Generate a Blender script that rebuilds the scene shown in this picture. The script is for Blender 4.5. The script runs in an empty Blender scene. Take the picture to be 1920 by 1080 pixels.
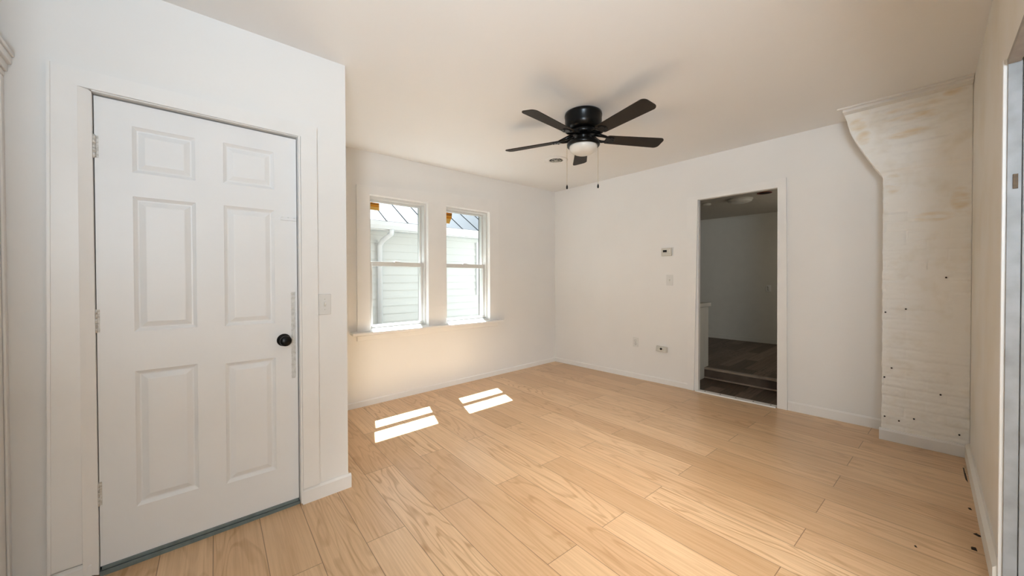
import bpy, bmesh, math, random
from mathutils import Vector, Matrix, noise
random.seed(7)
C = bpy.context.scene.collection
PI = math.pi

# ------------------------------------------------------------------ camera
H_CAM = 1.25
cam_d = bpy.data.cameras.new('camera')
cam_d.sensor_fit = 'HORIZONTAL'; cam_d.sensor_width = 36.0
cam_d.lens = 693.8 / 1920 * 36.0
cam_d.shift_y = -(540 - 530.04) / 1920
cam_d.clip_start = 0.02
cam = bpy.data.objects.new('camera', cam_d); C.objects.link(cam)
yaw, pitch, roll = math.radians(48.253), math.radians(-0.61), math.radians(-0.164)
Fv = Vector((math.cos(yaw)*math.cos(pitch), math.sin(yaw)*math.cos(pitch), math.sin(pitch)))
Rv = Vector((math.sin(yaw), -math.cos(yaw), 0)); Uv = Rv.cross(Fv)
R2 = Rv*math.cos(roll) + Uv*math.sin(roll); U2 = Uv*math.cos(roll) - Rv*math.sin(roll)
m = Matrix((R2, U2, -Fv)).transposed().to_4x4(); m.translation = Vector((0, 0, H_CAM))
cam.matrix_world = m
bpy.context.scene.camera = cam

# ------------------------------------------------------------------ world, sun, large lamps, exposure
wd = bpy.data.worlds.new('world'); bpy.context.scene.world = wd; wd.use_nodes = True
bg = wd.node_tree.nodes['Background']
bg.inputs[0].default_value = (0.80, 0.90, 1.0, 1); bg.inputs[1].default_value = 1.25
sun_d = bpy.data.lights.new('sun', 'SUN'); sun_d.energy = 58; sun_d.angle = math.radians(0.53)
sun_d.color = (0.93, 1.0, 1.08)
sun = bpy.data.objects.new('sun', sun_d); C.objects.link(sun)
sun.location = (6, 14, 22)
sun.rotation_euler = Vector((-0.185, -0.53, -1.0)).to_track_quat('-Z', 'Y').to_euler()

def area(name, loc, target, sx, sy, power, col):
    d = bpy.data.lights.new(name, 'AREA'); d.shape = 'RECTANGLE'; d.size = sx; d.size_y = sy
    d.energy = power; d.color = col
    o = bpy.data.objects.new(name, d); C.objects.link(o); o.location = loc
    o.rotation_euler = (Vector(target) - Vector(loc)).to_track_quat('-Z', 'Y').to_euler()
    return o
o_ = area('adjoining_room_lamp', (0.75, -1.1, 2.25), (2.0, 1.55, 0), 0.3, 0.3, 10, (1.0, 0.96, 0.92)); o_.data.spread = math.radians(50)
area('rear_fill_light', (-0.9, -1.2, 1.0), (1.0, 2.5, 0.4), 0.8, 0.8, 49, (1.0, 0.98, 0.93))  # added fill lamp behind the camera; no window stands there
area('bounced_flash', (-0.6, -0.6, 1.7), (-0.2, -0.2, 3.0), 0.5, 0.5, 88, (0.80, 1.0, 1.19))
area('far_room_fill', (5.9, 0.25, 1.7), (6.6, 2.2, 1.2), 0.4, 0.9, 6.5, (1.0, 0.93, 0.78))  # unseen lamp added to brighten the room beyond the doorway
vs = bpy.context.scene.view_settings
vs.view_transform = 'Standard'; vs.look = 'None'; vs.gamma = 1; vs.use_curve_mapping = False
vs.exposure = 0.0

# ------------------------------------------------------------------ room dimensions (metres)
TX, TY = 0.0075, -0.00666          # the old floor and ceiling run slightly out of level
CEIL = 2.539
def fz(x, y): return TX*x + TY*y
def cz(x, y): return CEIL + TX*x + TY*y
YW = 3.72      # window wall
XD = 4.187     # wall with the open doorway
YL = 2.328     # wall with the closed door
YR = -0.201    # wall on the right
XL = -0.515    # wall on the left

# ------------------------------------------------------------------ mesh helper
class MB:
    def __init__(s): s.v = []; s.f = []; s.sm = []
    def add(s, vs, fs, smooth=False):
        n = len(s.v); s.v += [tuple(p) for p in vs]
        for f in fs: s.f.append(tuple(i+n for i in f)); s.sm.append(smooth)
        return s
    def box(s, x0, x1, y0, y1, z0, z1):
        x0, x1 = sorted((x0, x1)); y0, y1 = sorted((y0, y1)); z0, z1 = sorted((z0, z1))
        return s.hexa([(x0,y0,z0),(x1,y0,z0),(x1,y1,z0),(x0,y1,z0)], [(x0,y0,z1),(x1,y0,z1),(x1,y1,z1),(x0,y1,z1)])
    def hexa(s, bot, top):
        return s.add(list(bot)+list(top), [(3,2,1,0),(4,5,6,7),(0,1,5,4),(1,2,6,5),(2,3,7,6),(3,0,4,7)])
    def prism(s, poly, axis, d0, d1):
        # poly of 2-D points swept along an axis ('x','y','z')
        def P(p, d):
            a, b = p
            return {'x': (d, a, b), 'y': (a, d, b), 'z': (a, b, d)}[axis]
        n = len(poly)
        vs_ = [P(p, d0) for p in poly] + [P(p, d1) for p in poly]
        fs = [tuple(range(n))[::-1], tuple(range(n, 2*n))]
        for i in range(n): fs.append((i, (i+1) % n, n+(i+1) % n, n+i))
        return s.add(vs_, fs)
    def lathe(s, prof, c=(0,0,0), axis='z', n=40, smooth=True, cap=True):
        vs_ = []
        for r, h in prof:
            for k in range(n):
                a = 2*PI*k/n; p = (r*math.cos(a), r*math.sin(a), h)
                if axis == 'x': p = (p[2], p[0], p[1])
                elif axis == 'y': p = (p[0], p[2], p[1])
                vs_.append((c[0]+p[0], c[1]+p[1], c[2]+p[2]))
        fs = []
        for i in range(len(prof)-1):
            for k in range(n):
                a, b = i*n+k, i*n+(k+1) % n
                fs.append((a, b, b+n, a+n))
        s.add(vs_, fs, smooth)
        if cap and prof[0][0] > 1e-6: s.add([vs_[k] for k in range(n)], [tuple(range(n))])
        if cap and prof[-1][0] > 1e-6: s.add([vs_[(len(prof)-1)*n+k] for k in range(n)], [tuple(range(n))])
        return s
    def tube(s, pts, r, n=8, smooth=True):
        pts = [Vector(p) for p in pts]; vs_ = []
        rr = r if isinstance(r, (list, tuple)) else [r]*len(pts)
        for i, p in enumerate(pts):
            t = (pts[min(i+1, len(pts)-1)] - pts[max(i-1, 0)]).normalized()
            u = t.cross(Vector((0,0,1)))
            if u.length < 1e-3: u = Vector((1,0,0))
            u.normalize(); w = t.cross(u)
            for k in range(n):
                a = 2*PI*k/n; vs_.append(p + (u*math.cos(a)+w*math.sin(a))*rr[i])
        fs = [(i*n+k, i*n+(k+1) % n, (i+1)*n+(k+1) % n, (i+1)*n+k) for i in range(len(pts)-1) for k in range(n)]
        fs += [tuple(range(n))[::-1], tuple(range((len(pts)-1)*n, len(pts)*n))]
        return s.add(vs_, fs, smooth)
    def build(s, name, mat, parent=None, bevel=0, seg=2):
        if parent is not None:
            root = parent
            while root.parent: root = root.parent
            org = Vector(ORG[root.name])
        else:
            xs, ys, zs = zip(*s.v)
            org = Vector(((min(xs)+max(xs))/2, (min(ys)+max(ys))/2, min(zs)))
        me = bpy.data.meshes.new(name)
        me.from_pydata([(Vector(p)-org) for p in s.v], [], s.f)
        me.polygons.foreach_set('use_smooth', s.sm)
        bm = bmesh.new(); bm.from_mesh(me)
        bmesh.ops.remove_doubles(bm, verts=bm.verts, dist=1e-6)
        bmesh.ops.recalc_face_normals(bm, faces=bm.faces); bm.to_mesh(me); bm.free()
        o = bpy.data.objects.new(name, me); C.objects.link(o)
        me.materials.append(mat)
        if parent is not None: o.parent = parent
        else: o.location = org; ORG[o.name] = tuple(org)
        if bevel:
            b = o.modifiers.new('bevel', 'BEVEL'); b.width = bevel; b.segments = seg; b.limit_method = 'ANGLE'
            b.angle_limit = math.radians(40)
        return o
ORG = {}
def tag(o, label=None, cat=None, group=None, kind=None):
    if label: o['label'] = label
    if cat: o['category'] = cat
    if group: o['group'] = group
    if kind: o['kind'] = kind
    return o
def thing(name, loc, label=None, cat=None, group=None, kind=None):
    o = bpy.data.objects.new(name, None); C.objects.link(o); o.location = loc
    o.empty_display_size = 0.05; ORG[o.name] = tuple(loc)
    return tag(o, label, cat, group, kind)
def struct(name, mb, mat, bevel=0, label=None):
    return tag(mb.build(name, mat, None, bevel), label, None, None, 'structure')

# ------------------------------------------------------------------ materials
def mat_new(name):
    m_ = bpy.data.materials.new(name); m_.use_nodes = True
    nt = m_.node_tree; b = nt.nodes['Principled BSDF']
    return m_, nt, b
def simple(name, col, rough=0.5, metal=0.0, var=0.0, scale=8.0, bump=0.0, bscale=60.0, spec=0.5, col2=None):
    m_, nt, b = mat_new(name)
    b.inputs['Roughness'].default_value = rough; b.inputs['Metallic'].default_value = metal
    b.inputs['Specular IOR Level'].default_value = spec
    tc = nt.nodes.new('ShaderNodeTexCoord')
    nz = nt.nodes.new('ShaderNodeTexNoise'); nz.inputs['Scale'].default_value = scale; nz.inputs['Detail'].default_value = 5
    nt.links.new(tc.outputs['Object'], nz.inputs['Vector'])
    mx = nt.nodes.new('ShaderNodeMix'); mx.data_type = 'RGBA'
    c2 = col2 if col2 else tuple(c*(1-var) for c in col)
    mx.inputs['A'].default_value = (*col, 1); mx.inputs['B'].default_value = (*c2, 1)
    rp = nt.nodes.new('ShaderNodeValToRGB'); rp.color_ramp.elements[0].position = 0.42; rp.color_ramp.elements[1].position = 0.75
    nt.links.new(nz.outputs['Fac'], rp.inputs['Fac']); nt.links.new(rp.outputs['Color'], mx.inputs['Factor'])
    nt.links.new(mx.outputs['Result'], b.inputs['Base Color'])
    if bump:
        n2 = nt.nodes.new('ShaderNodeTexNoise'); n2.inputs['Scale'].default_value = bscale; n2.inputs['Detail'].default_value = 4
        nt.links.new(tc.outputs['Object'], n2.inputs['Vector'])
        bp = nt.nodes.new('ShaderNodeBump'); bp.inputs['Strength'].default_value = bump; bp.inputs['Distance'].default_value = 0.01
        nt.links.new(n2.outputs['Fac'], bp.inputs['Height']); nt.links.new(bp.outputs['Normal'], b.inputs['Normal'])
    return m_
PAINT = (0.83, 0.815, 0.79)
M = {}
M['wall'] = simple('wall_paint', PAINT, 0.6, var=0.03, scale=1.5, bump=0.05, bscale=40)
M['ceil'] = simple('ceiling_paint', (0.84, 0.83, 0.815), 0.55, var=0.02, scale=1.0, bump=0.05, bscale=30)
M['trim'] = simple('trim_paint', (0.84, 0.825, 0.80), 0.38, var=0.03, scale=5, bump=0.05, bscale=25)
M['door'] = simple('door_paint', (0.82, 0.82, 0.815), 0.4, var=0.03, scale=4, bump=0.06, bscale=30)
M['rightwall'] = simple('aged_wall_paint', (0.80, 0.765, 0.70), 0.6, scale=2.2, col2=(0.74, 0.68, 0.57), bump=0.05)
M['vinyl'] = simple('window_vinyl', (0.66, 0.65, 0.62), 0.4, var=0.05)
M['black'] = simple('black_metal', (0.006, 0.006, 0.006), 0.28, 0.6, spec=0.5)
M['blackmatte'] = simple('black_gap', (0.012, 0.011, 0.01), 0.8)  # flat black for the display, and painted-in shade of holes and gaps
M['plastic'] = simple('white_plastic', (0.80, 0.79, 0.76), 0.35, var=0.02)
M['plasticgrey'] = simple('aged_plastic', (0.62, 0.60, 0.54), 0.4, var=0.05)
M['blade'] = simple('dark_wood_blade', (0.020, 0.0145, 0.0095), 0.5, scale=12, col2=(0.012, 0.009, 0.006), spec=0.25)
M['plate'] = simple('wall_plate_plastic', (0.73, 0.72, 0.69), 0.35, var=0.02)
M['bowl'] = simple('frosted_glass', (0.72, 0.70, 0.65), 0.3)
M['chain'] = simple('brass_chain', (0.55, 0.48, 0.34), 0.35, 0.8)
M['chip'] = simple('dark_debris', (0.03, 0.018, 0.01), 0.8)
M['splinter'] = simple('pale_splinter', (0.62, 0.45, 0.28), 0.7, var=0.3, scale=60)
M['sweep'] = simple('grey_green_rubber', (0.16, 0.20, 0.20), 0.5, var=0.3, scale=20)
M['rust'] = simple('painted_rusty_steel', (0.72, 0.70, 0.66), 0.45, scale=90, col2=(0.40, 0.36, 0.30))
M['patch'] = simple('scraped_paint', (0.70, 0.69, 0.66), 0.7, scale=45, col2=(0.52, 0.50, 0.46), bump=0.6, bscale=60)
M['greyjamb'] = simple('worn_grey_paint', (0.40, 0.42, 0.44), 0.5, scale=9, col2=(0.27, 0.28, 0.28))
M['header'] = simple('brown_grey_soffit', (0.36, 0.32, 0.28), 0.6, var=0.3, scale=12)
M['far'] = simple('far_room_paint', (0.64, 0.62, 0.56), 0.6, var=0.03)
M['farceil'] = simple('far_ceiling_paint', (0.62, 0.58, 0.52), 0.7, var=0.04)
M['siding'] = simple('white_siding', (0.61, 0.61, 0.585), 0.6, var=0.05, scale=2)
M['roofmetal'] = simple('grey_metal_roof', (0.024, 0.027, 0.031), 0.6, 0.0, var=0.1, scale=3, spec=0.08)
M['gutter'] = simple('white_gutter', (0.72, 0.72, 0.72), 0.4)
M['ground'] = simple('grey_gravel', (0.10, 0.10, 0.09), 0.9, var=0.2, scale=2)
M['glassgrey'] = simple('neighbour_glass', (0.55, 0.62, 0.62), 0.1)
M['clad'] = simple('added_dark_cladding', (0.10, 0.085, 0.07), 0.8)  # dark tone chosen to damp sun bounce off the unseen outer face
M['stain'] = simple('red_brown_edge', (0.20, 0.035, 0.02), 0.7)

def glass_mat():
    m_, nt, b = mat_new('window_glass')
    nt.nodes.remove(b)
    tr = nt.nodes.new('ShaderNodeBsdfTransparent'); tr.inputs[0].default_value = (0.96, 0.98, 0.97, 1)
    gl = nt.nodes.new('ShaderNodeBsdfGlossy'); gl.inputs['Roughness'].default_value = 0.02
    lw = nt.nodes.new('ShaderNodeLayerWeight'); lw.inputs['Blend'].default_value = 0.5
    pw = nt.nodes.new('ShaderNodeMath'); pw.operation = 'POWER'; pw.inputs[1].default_value = 5.0
    fr = nt.nodes.new('ShaderNodeMath'); fr.operation = 'MULTIPLY_ADD'; fr.inputs[1].default_value = 0.6; fr.inputs[2].default_value = 0.02
    nt.links.new(lw.outputs['Facing'], pw.inputs[0]); nt.links.new(pw.outputs[0], fr.inputs[0])
    mx = nt.nodes.new('ShaderNodeMixShader')
    nt.links.new(fr.outputs[0], mx.inputs[0]); nt.links.new(tr.outputs[0], mx.inputs[1]); nt.links.new(gl.outputs[0], mx.inputs[2])
    nt.links.new(mx.outputs[0], nt.nodes['Material Output'].inputs[0])
    return m_
M['glass'] = glass_mat()

def N(nt, t, **kw):
    n = nt.nodes.new(t)
    for k, v in kw.items(): setattr(n, k, v)
    return n
def mth(nt, op, a, b=None):
    n = nt.nodes.new('ShaderNodeMath'); n.operation = op
    for i, v in enumerate((a, b)):
        if v is None: continue
        if isinstance(v, (int, float)): n.inputs[i].default_value = v
        else: nt.links.new(v, n.inputs[i])
    return n.outputs[0]

def plank_mat(name, width, length, ang, v0, u0, tones, grain_dark, rough, seam_col, seam=0.0022, contrast=1.0):
    """Planks in world space: u along the plank, v across; every other row shifted by half a length."""
    m_, nt, b = mat_new(name); L = nt.links
    geo = N(nt, 'ShaderNodeNewGeometry'); sp = N(nt, 'ShaderNodeSeparateXYZ'); L.new(geo.outputs['Position'], sp.inputs[0])
    X, Y = sp.outputs[0], sp.outputs[1]
    ca, sa = math.cos(ang), math.sin(ang)
    u = mth(nt, 'ADD', mth(nt, 'MULTIPLY', X, sa), mth(nt, 'MULTIPLY', Y, ca))
    v = mth(nt, 'SUBTRACT', mth(nt, 'MULTIPLY', X, ca), mth(nt, 'MULTIPLY', Y, sa))
    vr = mth(nt, 'DIVIDE', mth(nt, 'SUBTRACT', v, v0), width)
    row = mth(nt, 'FLOOR', vr); vf = mth(nt, 'SUBTRACT', vr, row)
    par = mth(nt, 'FLOORED_MODULO', row, 2.0)
    ur = mth(nt, 'DIVIDE', mth(nt, 'SUBTRACT', u, mth(nt, 'ADD', mth(nt, 'MULTIPLY', par, length/2), u0)), length)
    col = mth(nt, 'FLOOR', ur); uf = mth(nt, 'SUBTRACT', ur, col)
    cid = N(nt, 'ShaderNodeCombineXYZ'); L.new(row, cid.inputs[0]); L.new(col, cid.inputs[1])
    wn = N(nt, 'ShaderNodeTexWhiteNoise', noise_dimensions='2D'); L.new(cid.outputs[0], wn.inputs['Vector'])
    # seams
    ev = mth(nt, 'MULTIPLY', mth(nt, 'MINIMUM', vf, mth(nt, 'SUBTRACT', 1.0, vf)), width)
    eu = mth(nt, 'MULTIPLY', mth(nt, 'MINIMUM', uf, mth(nt, 'SUBTRACT', 1.0, uf)), length)
    ed = mth(nt, 'MINIMUM', ev, eu)
    mr = N(nt, 'ShaderNodeMapRange'); mr.inputs[1].default_value = seam*0.35; mr.inputs[2].default_value = seam
    mr.inputs[3].default_value = 1; mr.inputs[4].default_value = 0; L.new(ed, mr.inputs[0])
    # grain coordinates: stretched along the plank, shifted per plank
    gv = N(nt, 'ShaderNodeCombineXYZ')
    L.new(mth(nt, 'ADD', mth(nt, 'MULTIPLY', u, 1.0), mth(nt, 'MULTIPLY', wn.outputs['Value'], 37.0)), gv.inputs[0])
    L.new(v, gv.inputs[1]); L.new(mth(nt, 'MULTIPLY', wn.outputs['Value'], 19.0), gv.inputs[2])
    mp = N(nt, 'ShaderNodeMapping'); mp.inputs['Scale'].default_value = (0.9, 34.0, 1.0); L.new(gv.outputs[0], mp.inputs[0])
    fine = N(nt, 'ShaderNodeTexNoise'); fine.inputs['Scale'].default_value = 2.2; fine.inputs['Detail'].default_value = 7; fine.inputs['Roughness'].default_value = 0.62
    L.new(mp.outputs[0], fine.inputs['Vector'])
    mp2 = N(nt, 'ShaderNodeMapping'); mp2.inputs['Scale'].default_value = (0.75, 5.2, 1.0); L.new(gv.outputs[0], mp2.inputs[0])
    n2 = N(nt, 'ShaderNodeTexNoise'); n2.inputs['Scale'].default_value = 1.3; n2.inputs['Detail'].default_value = 2; n2.inputs['Distortion'].default_value = 0.4
    L.new(mp2.outputs[0], n2.inputs['Vector'])
    rings = mth(nt, 'SINE', mth(nt, 'MULTIPLY', n2.outputs['Fac'], 66.0))      # cathedral grain = contours of a slow noise
    rr = N(nt, 'ShaderNodeMapRange'); rr.inputs[1].default_value = 0.35; rr.inputs[2].default_value = 1.0; rr.inputs[3].default_value = 0; rr.inputs[4].default_value = 1
    L.new(rings, rr.inputs[0])
    # tone per plank
    rp = N(nt, 'ShaderNodeValToRGB'); cr = rp.color_ramp
    cr.elements[0].color = (*tones[0], 1); cr.elements[1].color = (*tones[-1], 1)
    for i, t in enumerate(tones[1:-1]): e = cr.elements.new((i+1)/(len(tones)-1)); e.color = (*t, 1)
    L.new(wn.outputs['Value'], rp.inputs['Fac'])
    fm = N(nt, 'ShaderNodeMapRange'); fm.inputs[1].default_value = 0.40; fm.inputs[2].default_value = 0.72; L.new(fine.outputs['Fac'], fm.inputs[0])
    ws = N(nt, 'ShaderNodeSeparateColor'); L.new(wn.outputs['Color'], ws.inputs[0])
    g = mth(nt, 'MULTIPLY', mth(nt, 'ADD', mth(nt, 'MULTIPLY', rr.outputs[0], mth(nt, 'MULTIPLY', ws.outputs[1], 0.50)), mth(nt, 'MULTIPLY', fm.outputs[0], 0.50)), contrast)
    mx = N(nt, 'ShaderNodeMix', data_type='RGBA'); L.new(g, mx.inputs['Factor']); L.new(rp.outputs['Color'], mx.inputs['A'])
    mx.inputs['B'].default_value = (*grain_dark, 1)
    mx2 = N(nt, 'ShaderNodeMix', data_type='RGBA'); L.new(mth(nt, 'MULTIPLY', mr.outputs[0], 0.75), mx2.inputs['Factor'])
    L.new(mx.outputs['Result'], mx2.inputs['A']); mx2.inputs['B'].default_value = (*seam_col, 1)
    L.new(mx2.outputs['Result'], b.inputs['Base Color'])
    b.inputs['Roughness'].default_value = rough; b.inputs['Specular IOR Level'].default_value = 0.5
    bp = N(nt, 'ShaderNodeBump'); bp.inputs['Strength'].default_value = 0.25; bp.inputs['Distance'].default_value = 0.002
    L.new(mth(nt, 'SUBTRACT', mth(nt, 'MULTIPLY', g, -0.25), mr.outputs[0]), bp.inputs['Height']); L.new(bp.outputs['Normal'], b.inputs['Normal'])
    return m_
M['floor'] = plank_mat('light_oak_planks', 0.19, 1.29, 0.053, 0.5507, 1.80,
    [(0.62, 0.395, 0.215), (0.72, 0.475, 0.27), (0.80, 0.55, 0.325), (0.67, 0.425, 0.235)], (0.44, 0.235, 0.10), 0.30, (0.16, 0.085, 0.04))
M['darkfloor'] = plank_mat('dark_brown_planks', 0.15, 1.2, PI/2, 0.02, 0.3,
    [(0.085, 0.055, 0.036), (0.15, 0.10, 0.068), (0.24, 0.175, 0.13), (0.11, 0.07, 0.046)], (0.035, 0.020, 0.012), 0.5, (0.006, 0.004, 0.003), contrast=1.3)

def brick_mat():
    m_, nt, b = mat_new('white_painted_brick'); L = nt.links
    geo = N(nt, 'ShaderNodeNewGeometry'); pos = geo.outputs['Position']
    sp = N(nt, 'ShaderNodeSeparateXYZ'); L.new(pos, sp.inputs[0])
    nz = N(nt, 'ShaderNodeTexNoise'); nz.inputs['Scale'].default_value = 9; nz.inputs['Detail'].default_value = 6; L.new(pos, nz.inputs['Vector'])
    st = N(nt, 'ShaderNodeMapping'); st.inputs['Scale'].default_value = (1, 3.2, 11); L.new(pos, st.inputs[0])
    n2 = N(nt, 'ShaderNodeTexNoise'); n2.inputs['Scale'].default_value = 1.5; n2.inputs['Detail'].default_value = 4; L.new(st.outputs[0], n2.inputs['Vector'])
    base = N(nt, 'ShaderNodeMix', data_type='RGBA'); base.inputs['A'].default_value = (0.95, 0.935, 0.89, 1); base.inputs['B'].default_value = (0.87, 0.83, 0.74, 1)
    r0 = N(nt, 'ShaderNodeMapRange'); r0.inputs[1].default_value = 0.5; r0.inputs[2].default_value = 0.8; L.new(nz.outputs['Fac'], r0.inputs[0])
    L.new(r0.outputs[0], base.inputs['Factor'])
    # ochre water stains where the flue widens
    def blob(cy, cz_, ry, rz):
        dy = mth(nt, 'DIVIDE', mth(nt, 'SUBTRACT', sp.outputs[1], cy), ry); dz = mth(nt, 'DIVIDE', mth(nt, 'SUBTRACT', sp.outputs[2], cz_), rz)
        d = mth(nt, 'ADD', mth(nt, 'MULTIPLY', dy, dy), mth(nt, 'MULTIPLY', dz, dz))
        q = N(nt, 'ShaderNodeMapRange'); q.inputs[1].default_value = 0.2; q.inputs[2].default_value = 1.0; q.inputs[3].default_value = 1; q.inputs[4].default_value = 0
        L.new(d, q.inputs[0]); return q.outputs[0]
    acc = None
    for a in BLOBS:
        o_ = blob(*a); acc = o_ if acc is None else mth(nt, 'MAXIMUM', acc, o_)
    r1 = N(nt, 'ShaderNodeMapRange'); r1.inputs[1].default_value = 0.42; r1.inputs[2].default_value = 0.62; L.new(n2.outputs['Fac'], r1.inputs[0])
    fac = mth(nt, 'MULTIPLY', mth(nt, 'MULTIPLY', acc, r1.outputs[0]), 0.6)
    mx = N(nt, 'ShaderNodeMix', data_type='RGBA'); L.new(fac, mx.inputs['Factor']); L.new(base.outputs['Result'], mx.inputs['A'])
    mx.inputs['B'].default_value = (0.76, 0.57, 0.29, 1)
    L.new(mx.outputs['Result'], b.inputs['Base Color']); b.inputs['Roughness'].default_value = 0.6
    n3 = N(nt, 'ShaderNodeTexNoise'); n3.inputs['Scale'].default_value = 45; n3.inputs['Detail'].default_value = 5; L.new(pos, n3.inputs['Vector'])
    bp = N(nt, 'ShaderNodeBump'); bp.inputs['Strength'].default_value = 0.15; bp.inputs['Distance'].default_value = 0.006
    L.new(n3.outputs['Fac'], bp.inputs['Height']); L.new(bp.outputs['Normal'], b.inputs['Normal'])
    return m_
BLOBS = [(0.03, 2.44, 0.14, 0.07), (0.16, 2.45, 0.08, 0.05), (0.36, 2.44, 0.06, 0.06), (0.33, 2.33, 0.05, 0.06),
         (0.10, 2.30, 0.12, 0.04), (-0.15, 1.78, 0.05, 0.10), (-0.12, 2.52, 0.06, 0.03), (0.17, 1.95, 0.05, 0.08), (-0.02, 1.68, 0.12, 0.04)]
M['brick'] = brick_mat()

def sticker_mat():
    m_, nt, b = mat_new('amber_label_paper'); L = nt.links
    tc = N(nt, 'ShaderNodeTexCoord'); sp = N(nt, 'ShaderNodeSeparateXYZ'); L.new(tc.outputs['Generated'], sp.inputs[0])
    rp = N(nt, 'ShaderNodeValToRGB'); cr = rp.color_ramp; cr.interpolation = 'CONSTANT'
    cr.elements[0].color = (0.80, 0.55, 0.16, 1); cr.elements[0].position = 0
    cr.elements[1].color = (0.70, 0.32, 0.03, 1); cr.elements[1].position = 0.45
    e = cr.elements.new(0.62); e.color = (0.82, 0.46, 0.06, 1)
    e = cr.elements.new(0.72); e.color = (0.42, 0.19, 0.03, 1)
    e = cr.elements.new(0.90); e.color = (0.72, 0.34, 0.04, 1)
    L.new(sp.outputs[2], rp.inputs['Fac'])
    L.new(rp.outputs['Color'], b.inputs['Base Color']); b.inputs['Roughness'].default_value = 0.7
    tr = N(nt, 'ShaderNodeBsdfTranslucent'); L.new(rp.outputs['Color'], tr.inputs[0])
    mx = N(nt, 'ShaderNodeMixShader'); mx.inputs[0].default_value = 0.5
    L.new(b.outputs[0], mx.inputs[1]); L.new(tr.outputs[0], mx.inputs[2]); L.new(mx.outputs[0], nt.nodes['Material Output'].inputs[0])
    return m_
M['sticker'] = sticker_mat()

# ------------------------------------------------------------------ the shell
def slab(name, x0, x1, y0, y1, fn, th, mat, nx=1, ny=1):
    mb = MB()
    c4 = [(x0,y0),(x1,y0),(x1,y1),(x0,y1)]
    a = [(x, y, fn(x, y)) for x, y in c4]; b_ = [(x, y, fn(x, y)+th) for x, y in c4]
    mb.hexa(*((b_, a) if th < 0 else (a, b_)))
    return struct(name, mb, mat)
slab('floor', -2.6, XD, -3.3, YW, fz, -0.08, M['floor'])
slab('ceiling', -2.6, XD+0.06, -3.3, YW+0.05, cz, 0.1, M['ceil'])

def wall_grid(axis, d0, d1, a0, a1, z0, z1, holes, mb=None):
    """Wall slab along 'x' or 'y' with rectangular holes (a0,a1,z0,z1)."""
    mb = mb or MB()
    As = sorted({a0, a1, *[h[0] for h in holes], *[h[1] for h in holes]}); Zs = sorted({z0, z1, *[h[2] for h in holes], *[h[3] for h in holes]})
    As = [a for a in As if a0 <= a <= a1]; Zs = [z for z in Zs if z0 <= z <= z1]
    cell = {}
    for i in range(len(As)-1):
        for j in range(len(Zs)-1):
            ca, czz = (As[i]+As[i+1])/2, (Zs[j]+Zs[j+1])/2
            cell[i, j] = not any(h[0] < ca < h[1] and h[2] < czz < h[3] for h in holes)
    def P(a, d, z): return (a, d, z) if axis == 'x' else (d, a, z)
    for (i, j), solid in cell.items():
        if not solid: continue
        A0, A1, Z0, Z1 = As[i], As[i+1], Zs[j], Zs[j+1]
        for d in (d0, d1): mb.add([P(A0,d,Z0), P(A1,d,Z0), P(A1,d,Z1), P(A0,d,Z1)], [(0,1,2,3)])
        for (di, dj, q) in ((-1,0,[(A0,Z0),(A0,Z1)]), (1,0,[(A1,Z0),(A1,Z1)]), (0,-1,[(A0,Z0),(A1,Z0)]), (0,1,[(A0,Z1),(A1,Z1)])):
            if not cell.get((i+di, j+dj), False):
                mb.add([P(q[0][0],d0,q[0][1]), P(q[1][0],d0,q[1][1]), P(q[1][0],d1,q[1][1]), P(q[0][0],d1,q[0][1])], [(0,1,2,3)])
    return mb
ZB, ZT = -0.06, 2.60
W1 = (1.408, 2.052, 0.735, 2.095)   # window openings: x0,x1,z0,z1
W2 = (2.292, 2.925, 0.735, 2.095)
struct('wall_window', wall_grid('x', YW, YW+0.2, 0.60, XD+0.14, ZB, ZT, [W1, W2]), M['wall'])
DO = (0.934, 1.650, ZB-1, 2.098)
struct('wall_doorway', wall_grid('y', XD, XD+0.045, -0.45, YW, ZB, ZT, [DO]), M['wall'])
struct('wall_window_added_skin', wall_grid('x', YW+0.2, YW+0.22, 0.60, XD+0.14, -0.75, 3.0, [W1, W2]), M['clad'])  # unseen dark skin, added to keep sun bounce off the neighbour house
struct('wall_door', wall_grid('x', YL, YL+0.12, -2.6, 0.742, ZB, ZT, [(-0.293, 0.495, ZB-1, 2.045)]), M['wall'])
struct('wall_return', MB().box(0.62, 0.742, YL+0.12, YW, ZB, ZT), M['wall'])
RO = (-0.62, 2.362, ZB-1, 2.075)
struct('wall_right', wall_grid('x', YR-0.14, YR, -2.6, XD, ZB, ZT, [RO]), M['rightwall'])
struct('wall_left', MB().box(XL-0.1, XL, 0.9, YL, ZB, ZT), M['wall'])
struct('wall_rear', wall_grid('y', -2.7, -2.6, -3.3, YL, ZB, ZT, []), M['wall'])
struct('wall_adjoining', MB().box(-2.6, XD, -3.4, -3.3, ZB, ZT), M['wall'])
struct('wall_adjoining_side', MB().box(XD, XD+0.1, -3.3, YR-0.14, ZB, ZT), M['wall'])

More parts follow.
